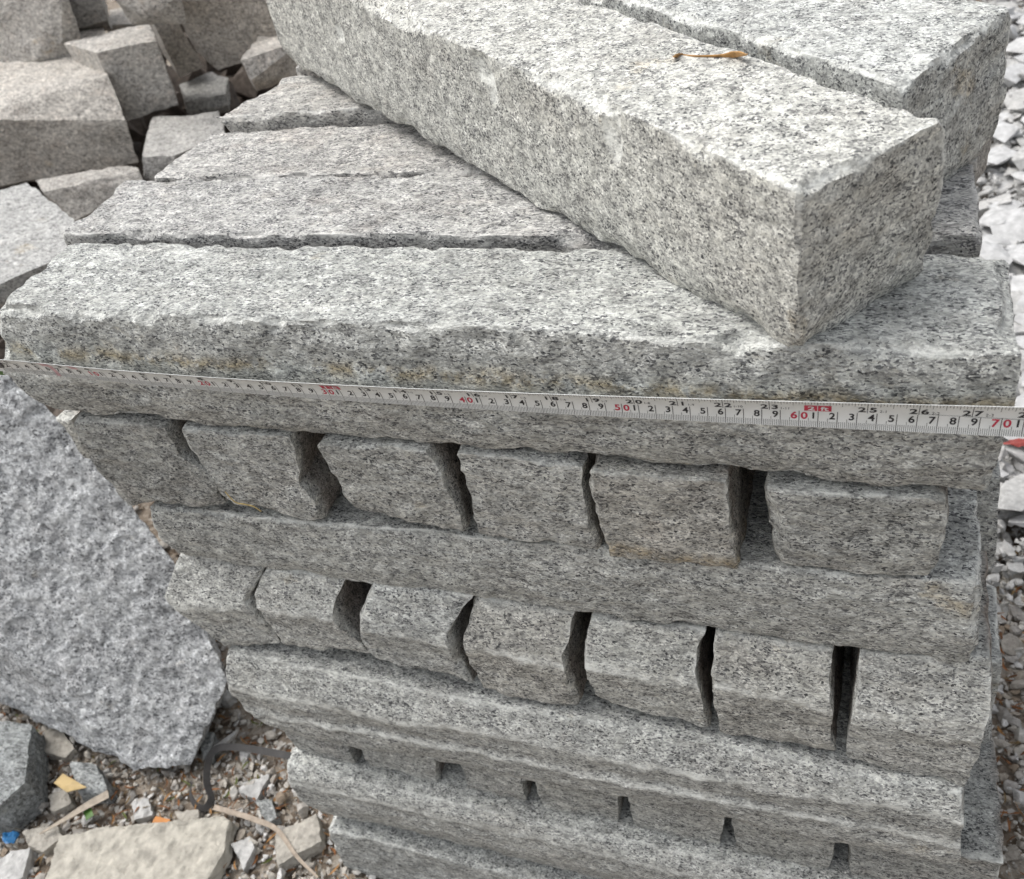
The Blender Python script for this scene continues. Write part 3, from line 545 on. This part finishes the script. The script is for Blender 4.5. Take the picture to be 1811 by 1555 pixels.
# ------------------------------------------------------------------ leaning boulder on the left
B = [np.array(q) for q in DATA['boulder']]
pts = [tuple(q) for q in B]
cpos = np.array(cd['pos'])
for q in B[:8]:
    a_ = q-cpos; a_ /= np.linalg.norm(a_); e_ = q*.95+(sum(B)/len(B))*.05+a_*14; pts.append(tuple(e_)); pts.append((e_[0], e_[1], -67.5))
for q in B[8:10]: pts.append((q[0]-3, q[1]+7, -68.5))
pts += [(-60, 10, -66)]
o = hull_stone(pts, M_BO, 'granite_boulder', res=.42, amp=.62, seed=201, s0=3.0, smooth=34)
tag(o, 'large bluish granite boulder leaning against the left side of the stack', 'boulder')

# ------------------------------------------------------------------ rubble heap at upper left
RL = dict(
 R7=('large brownish rubble block with a pale dusty top, left of the stack', M_RU, 26),
 R6=('squarish rubble block with a pale top lying beside the large brownish one', M_RU, 16),
 R1=('big beige rubble block cut by the upper left corner of the photo', M_RU, 26),
 R2=('small dark rubble block between the corner block and the heap top', M_RU, 18),
 R3=('pointed rubble stone hanging down at the top of the heap', M_RU, 18),
 R4=('square brown rubble block standing on its corner near the big beam', M_RU, 14),
 R5=('narrow rubble block leaning between two squarish ones', M_RU, 12),
 R12=('rubble stone wedged right behind the left end of the big beam', M_RU, 14),
 R8=('pale topped low rubble stone beside the dark hole behind the bars', M_RL, 16),
 R9=('dark low rubble stone under the large brownish block', M_RU, 14),
 R10=('flat pale grey stone lying between the rubble and the top front bar', M_RL, 8),
 R11=('small pale rubble piece in the middle of the heap under the square blocks', M_RL, 8),
 R13=('far brown rubble stone in the gap at the heap top', M_RU, 12),
 R14=('small brown rubble stone behind the pale dusty block top', M_RU, 10))
for i, (k, (lb, mt_, th)) in enumerate(RL.items()):
    d = DATA['HS'][k]; T = [np.array(q) for q in d['top']]; Fc = [np.array(q) for q in d['face']]
    pts = [tuple(q) for q in T+Fc]
    zlo = min(q[2] for q in Fc)
    cc = sum(T+Fc)/len(T+Fc)
    away = np.array([cc[0]-62.6, cc[1]+41.1, 0]); away /= np.linalg.norm(away)
    for q in T: e_ = q*.85+cc*.15+away*1.0; pts.append((e_[0], e_[1], max(q[2]-th*.8, zlo-2)))
    for q in Fc: e_ = q*.85+cc*.15+away*th; pts.append((e_[0], e_[1], e_[2]-1))
    o = hull_stone(pts, mt_, 'rubble_block', res=1.3, amp=.5, seed=220+i*7, s0=5, smooth=26)
    tag(o, lb, 'rubble stone', 'rubble stones heaped behind the stack')
# hidden body of the heap: more blocks under the visible ones, one mass, coloured dark to paint shade into the gaps
rnd = random.Random(5)
def rblock(rr, c, s, flat=1.0, n=14):
    R_ = Euler((rr.uniform(0, 6), rr.uniform(0, 6), rr.uniform(0, 6))).to_matrix() if flat == 1.0 else Euler((rr.uniform(-.35, .35), rr.uniform(-.35, .35), rr.uniform(0, 6))).to_matrix()
    pts = []
    for k in range(n):
        v_ = Vector((rr.uniform(-1, 1), rr.uniform(-1, 1), rr.uniform(-1, 1)))
        mx = max(abs(v_.x), abs(v_.y), abs(v_.z)); v_ /= mx ** .8
        v_ = Vector((v_.x*s[0], v_.y*s[1], v_.z*s[2]*flat)); pts.append(tuple(R_ @ v_ + Vector(c)))
    return pts
PP, FF, nn = [], [], 0
for k in range(420):
    x = rnd.uniform(-200, -40); y = rnd.uniform(62, 230)
    if x > -58 and y < 100: continue
    if y < 60 + max(0, (-70 - x))*.3 and x < -70: pass
    hgt = min(1, max(0, (y-66)/50))*28
    z = rnd.uniform(-66, -62+hgt*.95) ; s = rnd.uniform(5, 9)
    P, F = hull_mesh(rblock(rnd, (x, y, z), (s, s*.8, s*.7)), 5.5, .5, k, 7)
    PP.append(P); FF += [[i+nn for i in f] for f in F]; nn += len(P)
o = link('rubble', np.concatenate(PP), FF, plain('brown_rubble_gap_shade', (.10, .08, .065), .9, .5, 60, bump=.8), smooth=34)
tag(o, 'brown broken stone, painted dark as shade in the gaps of the heap behind the stack', 'rubble', kind='stuff')

# ------------------------------------------------------------------ single stones on the gravel at lower left
GL = dict(
 cream=('large flat cream stone slab lying on the gravel at the bottom edge', M_CR, 'stone_slab'),
 bluish=('smooth blue grey stone cut by the left edge of the photo above the gravel', M_GS, 'loose_stone'),
 grey=('rounded grey stone beside the yellow leaf', M_GS, 'loose_stone'),
 pale1=('pale angular stone beneath the lower edge of the boulder', M_BE, 'loose_stone'),
 pale2=('pale stone touching the left tip of the yellow leaf', M_BE, 'loose_stone'),
 white=('bright white stone to the right of the black strap', M_CG, 'loose_stone'),
 tan=('tan angular stone against the bottom bar of the stack', M_BE, 'loose_stone'),
 buff=('buff stone near the blue scrap', M_BE, 'loose_stone'),
 flake=('thin bluish white flake resting just above the black strap', M_CG, 'stone_flake'),
 greychip=('grey chip just above the long dry stem', M_GS, 'loose_stone'),
 corner=('pale stone in the bottom left corner of the photo', M_CG, 'loose_stone'),
 wedge=('grey wedge stone at the right foot of the boulder', M_GS, 'loose_stone'),
 mid=('whitish small stone above the cream slab, left of the orange stub', M_CG, 'loose_stone'),
 mid2=('buff small stone between the orange stub and the black strap loop', M_BE, 'loose_stone'),
 mid3=('light stone right of the cream slab under the dry stem', M_CG, 'loose_stone'),
 pebA=('pale chip in the gap between boulder and stack', M_CG, 'loose_stone'))
for i, (k, (lb, mt_, nm)) in enumerate(GL.items()):
    d = DATA['gs'][k]; T = [np.array(q) for q in d['top']]; c_ = sum(T)/len(T); th = d['th']
    pts = [tuple(q + np.array([0, 0, .25*math.sin(3.1*j+i)*th*.5])) for j, q in enumerate(T)] + [tuple(c_ + (q-c_)*1.05 - np.array([0, 0, th*.9])) for q in T]
    o = hull_stone(pts, mt_, nm, res=.4 if th > 2.5 else .3, amp=.34 if th > 1 else .06, seed=400+i*5, s0=1.8, smooth=34)
    tag(o, lb, 'stone', 'single stones lying on the gravel')

# ------------------------------------------------------------------ gravel (uncountable)
STOPS = [(0, (.45, .42, .37)), (.16, (.33, .31, .285)), (.30, (.52, .50, .46)), (.46, (.34, .31, .27)), (.58, (.40, .375, .34)), (.72, (.56, .55, .53)), (.86, (.33, .29, .24)), (.95, (.24, .19, .14))]
M_GV = island_stone('gravel_mix', STOPS)
base = []
rs = np.random.RandomState(3)
for k in range(12):
    bm = bmesh.new(); bmesh.ops.create_icosphere(bm, subdivisions=1 if k % 3 else 2, radius=1)
    V = np.array([v_.co[:] for v_ in bm.verts]); Fb = np.array([[v_.index for v_ in f.verts] for f in bm.faces]); bm.free()
    for _ in range(9):                                   # cut flats into it
        n_ = rs.randn(3); n_ /= np.linalg.norm(n_); h = rs.uniform(.25, .6); d_ = V @ n_
        V = V - np.clip(d_-h, 0, None)[:,None]*n_
    V = V*rs.uniform(.7, 1.2, 3); base.append((V, Fb))
def scatter(name, boxes, rs, mat, lab, kind='stuff', excl=None, flat=.7):
    PP, FF, n0 = [], [], 0
    for (x0, x1, y0, y1, cnt, s0, s1, dz) in boxes:
        for _ in range(cnt):
            x, y = rs.uniform(x0, x1), rs.uniform(y0, y1)
            if excl and excl(x, y): continue
            s = s0*(s1/s0)**(rs.rand()**2.2)
            V, Fb = base[rs.randint(len(base))]
            R_ = np.array(Euler((rs.rand()*.8, rs.rand()*.8, rs.rand()*6.28)).to_matrix())
            P = (V*np.array([1, rs.uniform(.55, .95), rs.uniform(.4, .8)]) * s) @ R_.T
            z = G + .5*0 + s*.25 + rs.rand()*dz
            PP.append(P + np.array([x, y, z])); FF.append(Fb + n0); n0 += len(P)
    o = link(name, np.concatenate(PP), np.concatenate(FF).tolist(), mat)
    return tag(o, lab, name, kind=kind)
inside = lambda x, y: 11 < x < 73 and -2 < y < 60
scatter('gravel', [(-62, 14, -32, 30, 16000, .13, .9, .6), (-62, 13, -30, 40, 4200, .45, 1.5, .9), (-110, -2, 30, 75, 1500, .4, 2.0, .6),
                   (70, 100, -22, 60, 7000, .18, 1.3, .6), (72, 104, 20, 120, 2600, .5, 2.4, .8), (8, 60, -24, -4, 1500, .2, 1.3, .5)], np.random.RandomState(8), M_GV,
        'mixed pale and brown gravel covering the quarry ground around the stack', excl=inside)
scatter('pale_gravel', [(75, 106, 48, 260, 6500, .7, 2.4, 4.5), (70, 115, 260, 420, 1500, 1.5, 4.5, 3)], np.random.RandomState(9), M_CG, 'pale grey crushed stone lying between the white chips right of the stack')
# dry leaf litter
M_LI = island_stone('leaf_litter_brown', [(0, (.20, .085, .03)), (.3, (.11, .05, .02)), (.55, (.30, .16, .06)), (.75, (.16, .11, .05)), (.92, (.10, .12, .03))], 200, .2)
PP, FF, n0 = [], [], 0
rs = np.random.RandomState(21)
for _ in range(2300):
    a = rs.rand()
    x, y = (rs.uniform(-60, 13), rs.uniform(-25, 35)) if a < .68 else ((rs.uniform(72, 96), rs.uniform(-15, 60)) if a < .93 else (rs.uniform(-14, 3), rs.uniform(0, 45)))
    if inside(x, y): continue
    ln, wd, an = rs.uniform(.5, 2.4), rs.uniform(.08, .38), rs.rand()*6.28
    t = np.linspace(-1, 1, 6); cv = rs.uniform(-.3, .5)
    cx_ = t*ln/2; cz_ = cv*(1-t*t)*.6 + rs.uniform(.3, 1.5); wv = wd*(1-t*t*.85)/2
    bend = rs.uniform(-.4, .4)*t*t
    L_ = np.stack([cx_, -wv+bend, cz_], 1); C_ = np.stack([cx_, bend, cz_-wd*.15], 1); R2 = np.stack([cx_, wv+bend, cz_+.02], 1)
    Q = np.concatenate([L_, C_, R2]); Rz = np.array(Euler((rs.uniform(-.3, .3), rs.uniform(-.3, .3), an)).to_matrix()); Q = Q @ Rz.T + np.array([x, y, G+.1])
    PP.append(Q)
    for i in range(5):
        FF += [[n0+i, n0+i+1, n0+7+i, n0+6+i], [n0+6+i, n0+7+i, n0+13+i, n0+12+i]]
    n0 += 18
o = link('leaf_litter', np.concatenate(PP), FF, M_LI); tag(o, 'scraps of brown dry leaves strewn over the gravel', 'leaf litter', kind='stuff')

# ------------------------------------------------------------------ white stone chips on the right
rnd = random.Random(14)
for k in range(230):
    y = rnd.uniform(58, 260) if k > 10 else rnd.uniform(5, 60)
    x = (79.5 if y < 60 else 79.5 + (y-60)*.05) + rnd.uniform(0, 14 if y < 150 else 20)
    if k <= 10: x = rnd.uniform(80, 92)
    s = rnd.uniform(2.4, 5.0) if k > 10 else rnd.uniform(1.0, 2.2)
    z = G + (rnd.uniform(1, 7) if k > 10 else .5)
    P, F = hull_mesh(rblock(rnd, (x, y, z), (s, s*rnd.uniform(.55, .9), s*.6), rnd.uniform(.3, .55), 16), 1.0, .10, k, 1.0)
    o = link('stone_chip', P, F, (M_CH if k % 3 else M_CG) if k > 10 else M_BE, smooth=34)
    tag(o, 'white flat stone chip lying in the bright heap right of the stack', 'stone chip', 'white stone chips right of the stack')

# ------------------------------------------------------------------ strips, leaves and scraps
def strip(name, pts, wid, thick, mat, label, cat, up=(0, 0, 1), taper=None, twist=0, curl=0.0, n=40, roll=0.0):
    """a thin bent strip along a smooth path"""
    P = np.array(pts, float); m_ = len(P); t = np.linspace(0, m_-1, n)
    def cr(i, f):
        p0, p1, p2, p3 = P[max(i-1, 0)], P[i], P[min(i+1, m_-1)], P[min(i+2, m_-1)]
        return .5*((2*p1)+(-p0+p2)*f+(2*p0-5*p1+4*p2-p3)*f*f+(-p0+3*p1-3*p2+p3)*f**3)
    C = np.array([cr(min(int(a), m_-2), a-min(int(a), m_-2)) for a in t]); Tn = np.gradient(C, axis=0); Tn /= np.linalg.norm(Tn, axis=1)[:,None]
    U = np.array(up, float); Q, F = [], []
    for i in range(n):
        s_ = np.cross(Tn[i], U); s_ /= np.linalg.norm(s_)+1e-9; nrm = np.cross(s_, Tn[i])
        a = roll + twist*i/n; s2 = s_*math.cos(a)+nrm*math.sin(a); n2 = np.cross(s2, Tn[i])
        k = 1.0 if taper is None else np.interp(i/(n-1), [a_ for a_, b_ in taper], [b_ for a_, b_ in taper])
        for a_, h in ((-1, curl), (0, 0), (1, curl)):
            Q.append(C[i]+s2*a_*wid/2*k+n2*(h*k))
        for a_, h in ((1, curl), (0, 0), (-1, curl)):
            Q.append(C[i]+s2*a_*wid/2*k+n2*(h*k-thick))
    for i in range(n-1):
        for j in range(6):
            F.append([i*6+j, i*6+(j+1) % 6, (i+1)*6+(j+1) % 6, (i+1)*6+j])
    F += [[5, 4, 3, 2, 1, 0], [(n-1)*6+j for j in range(6)]]
    o = link(name, np.array(Q), F, mat, smooth=45); return tag(o, label, cat)
M_RB = plain('black_rubber', (.055, .052, .05), .6, .3, 80, bump=.2)
strip('rubber_strap', DATA['strap'], .95, .12, M_RB, 'dark grey strap bent into a loop on the gravel left of the stack', 'strap', roll=.5, twist=.5)
M_ST = plain('dry_stem_tan', (.36, .30, .24), .8, .3, 150)
strip('dry_twig', DATA['blade1'], .75, .12, M_ST, 'long curved dry stem reaching down from the black strap', 'dry stem', taper=[(0, .9), (.5, .9), (1, .35)], curl=.12)
strip('dry_leaf', DATA['blade2'], 1.3, .08, plain('dry_blade', (.36, .31, .25), .8, .3, 150), 'tapering beige dry leaf blade under the yellow leaf', 'dry leaf', taper=[(0, 1), (.3, .9), (1, .15)], curl=.15)
strip('dry_leaf', DATA['bleaf'], .62, .06, plain('brown_leaf', (.42, .23, .08), .55, .4, 220), 'narrow curled brown dry leaf lying on the top face of the askew beam', 'dry leaf', taper=[(0, .25), (.2, .8), (.8, 1), (.93, .7), (1, .3)], curl=.22, roll=.5)
strip('straw', DATA['straw'], .10, .04, plain('straw_yellow', (.50, .38, .16), .7, .3, 200), 'thin yellow straw caught at the foot of the second bar end', 'straw', up=(0, -1, .5), n=24)
y0, y1, y2 = (np.array(q) for q in DATA['yleaf'])
def slab(name, poly, th, mat, label, cat, seed=0, amp=.08):
    pts = [tuple(q) for q in poly] + [tuple(np.array(q)-np.array([0, 0, th])) for q in poly]
    P, F = hull_mesh(pts, .35, amp, seed, 1.2); o = link(name, P, F, mat, smooth=40); return tag(o, label, cat)
slab('yellow_leaf', [y0, y1, y2+np.array([0, 0, .8]), (y0+y2)/2-np.array([.2, .8, 0])], .10, plain('yellow_leaf', (.45, .33, .15), .6, .2, 60), 'yellow ochre triangular dry leaf lying on the grey stone', 'dry leaf', 5)
a, b = (np.array(q) for q in DATA['orange'])
strip('orange_stub', [a, (a+b)/2, b], .85, .6, plain('orange_stub', (.50, .20, .045), .6, .15, 60), 'small bright orange stub at the upper edge of the cream slab', 'scrap', n=8)
a, b = (np.array(q) for q in DATA['blue']); c_ = (a+b)/2
rr = random.Random(2); P, F = hull_mesh(rblock(rr, tuple(c_), (1.0, .8, .5), .8, 12), .3, .35, 5, .9)
tag(link('blue_scrap', P, F, plain('blue_plastic', (.02, .13, .30), .35, .3, 60), smooth=25), 'crumpled blue plastic scrap near the left edge of the gravel', 'plastic scrap')
a, b = (np.array(q) for q in DATA['gleaf'])
slab('green_leaf', [a+np.array([-.6, .3, 0]), a+np.array([.5, .8, .3]), b+np.array([.3, .2, .2]), b+np.array([-.4, -.6, 0])], .06, plain('green_leaf', (.06, .14, .02), .5, .3, 60), 'small green leaf on the gravel below the beige leaf blade', 'leaf', 9)
q = [np.array(x) for x in DATA['plant']]
slab('green_leaf', [x+np.array([0, .2*(i % 2), 0]) for i, x in enumerate(q)], .08, plain('green_leaf_dark', (.05, .12, .025), .5, .3, 60), 'green leaf tip under the zero end of the tape', 'leaf', 19, .03)
a, b = (np.array(x) for x in DATA['red'])
rr = random.Random(8); P, F = hull_mesh(rblock(rr, tuple((a+b)/2+np.array([0, 0, .5])), (3.2, 1.2, .5), .5, 12), .4, .25, 7, 1.5)
tag(link('red_scrap', P, F, plain('red_plastic', (.30, .05, .04), .45, .3, 60), smooth=30), 'red plastic scrap among the white stone chips at the right edge', 'plastic scrap')
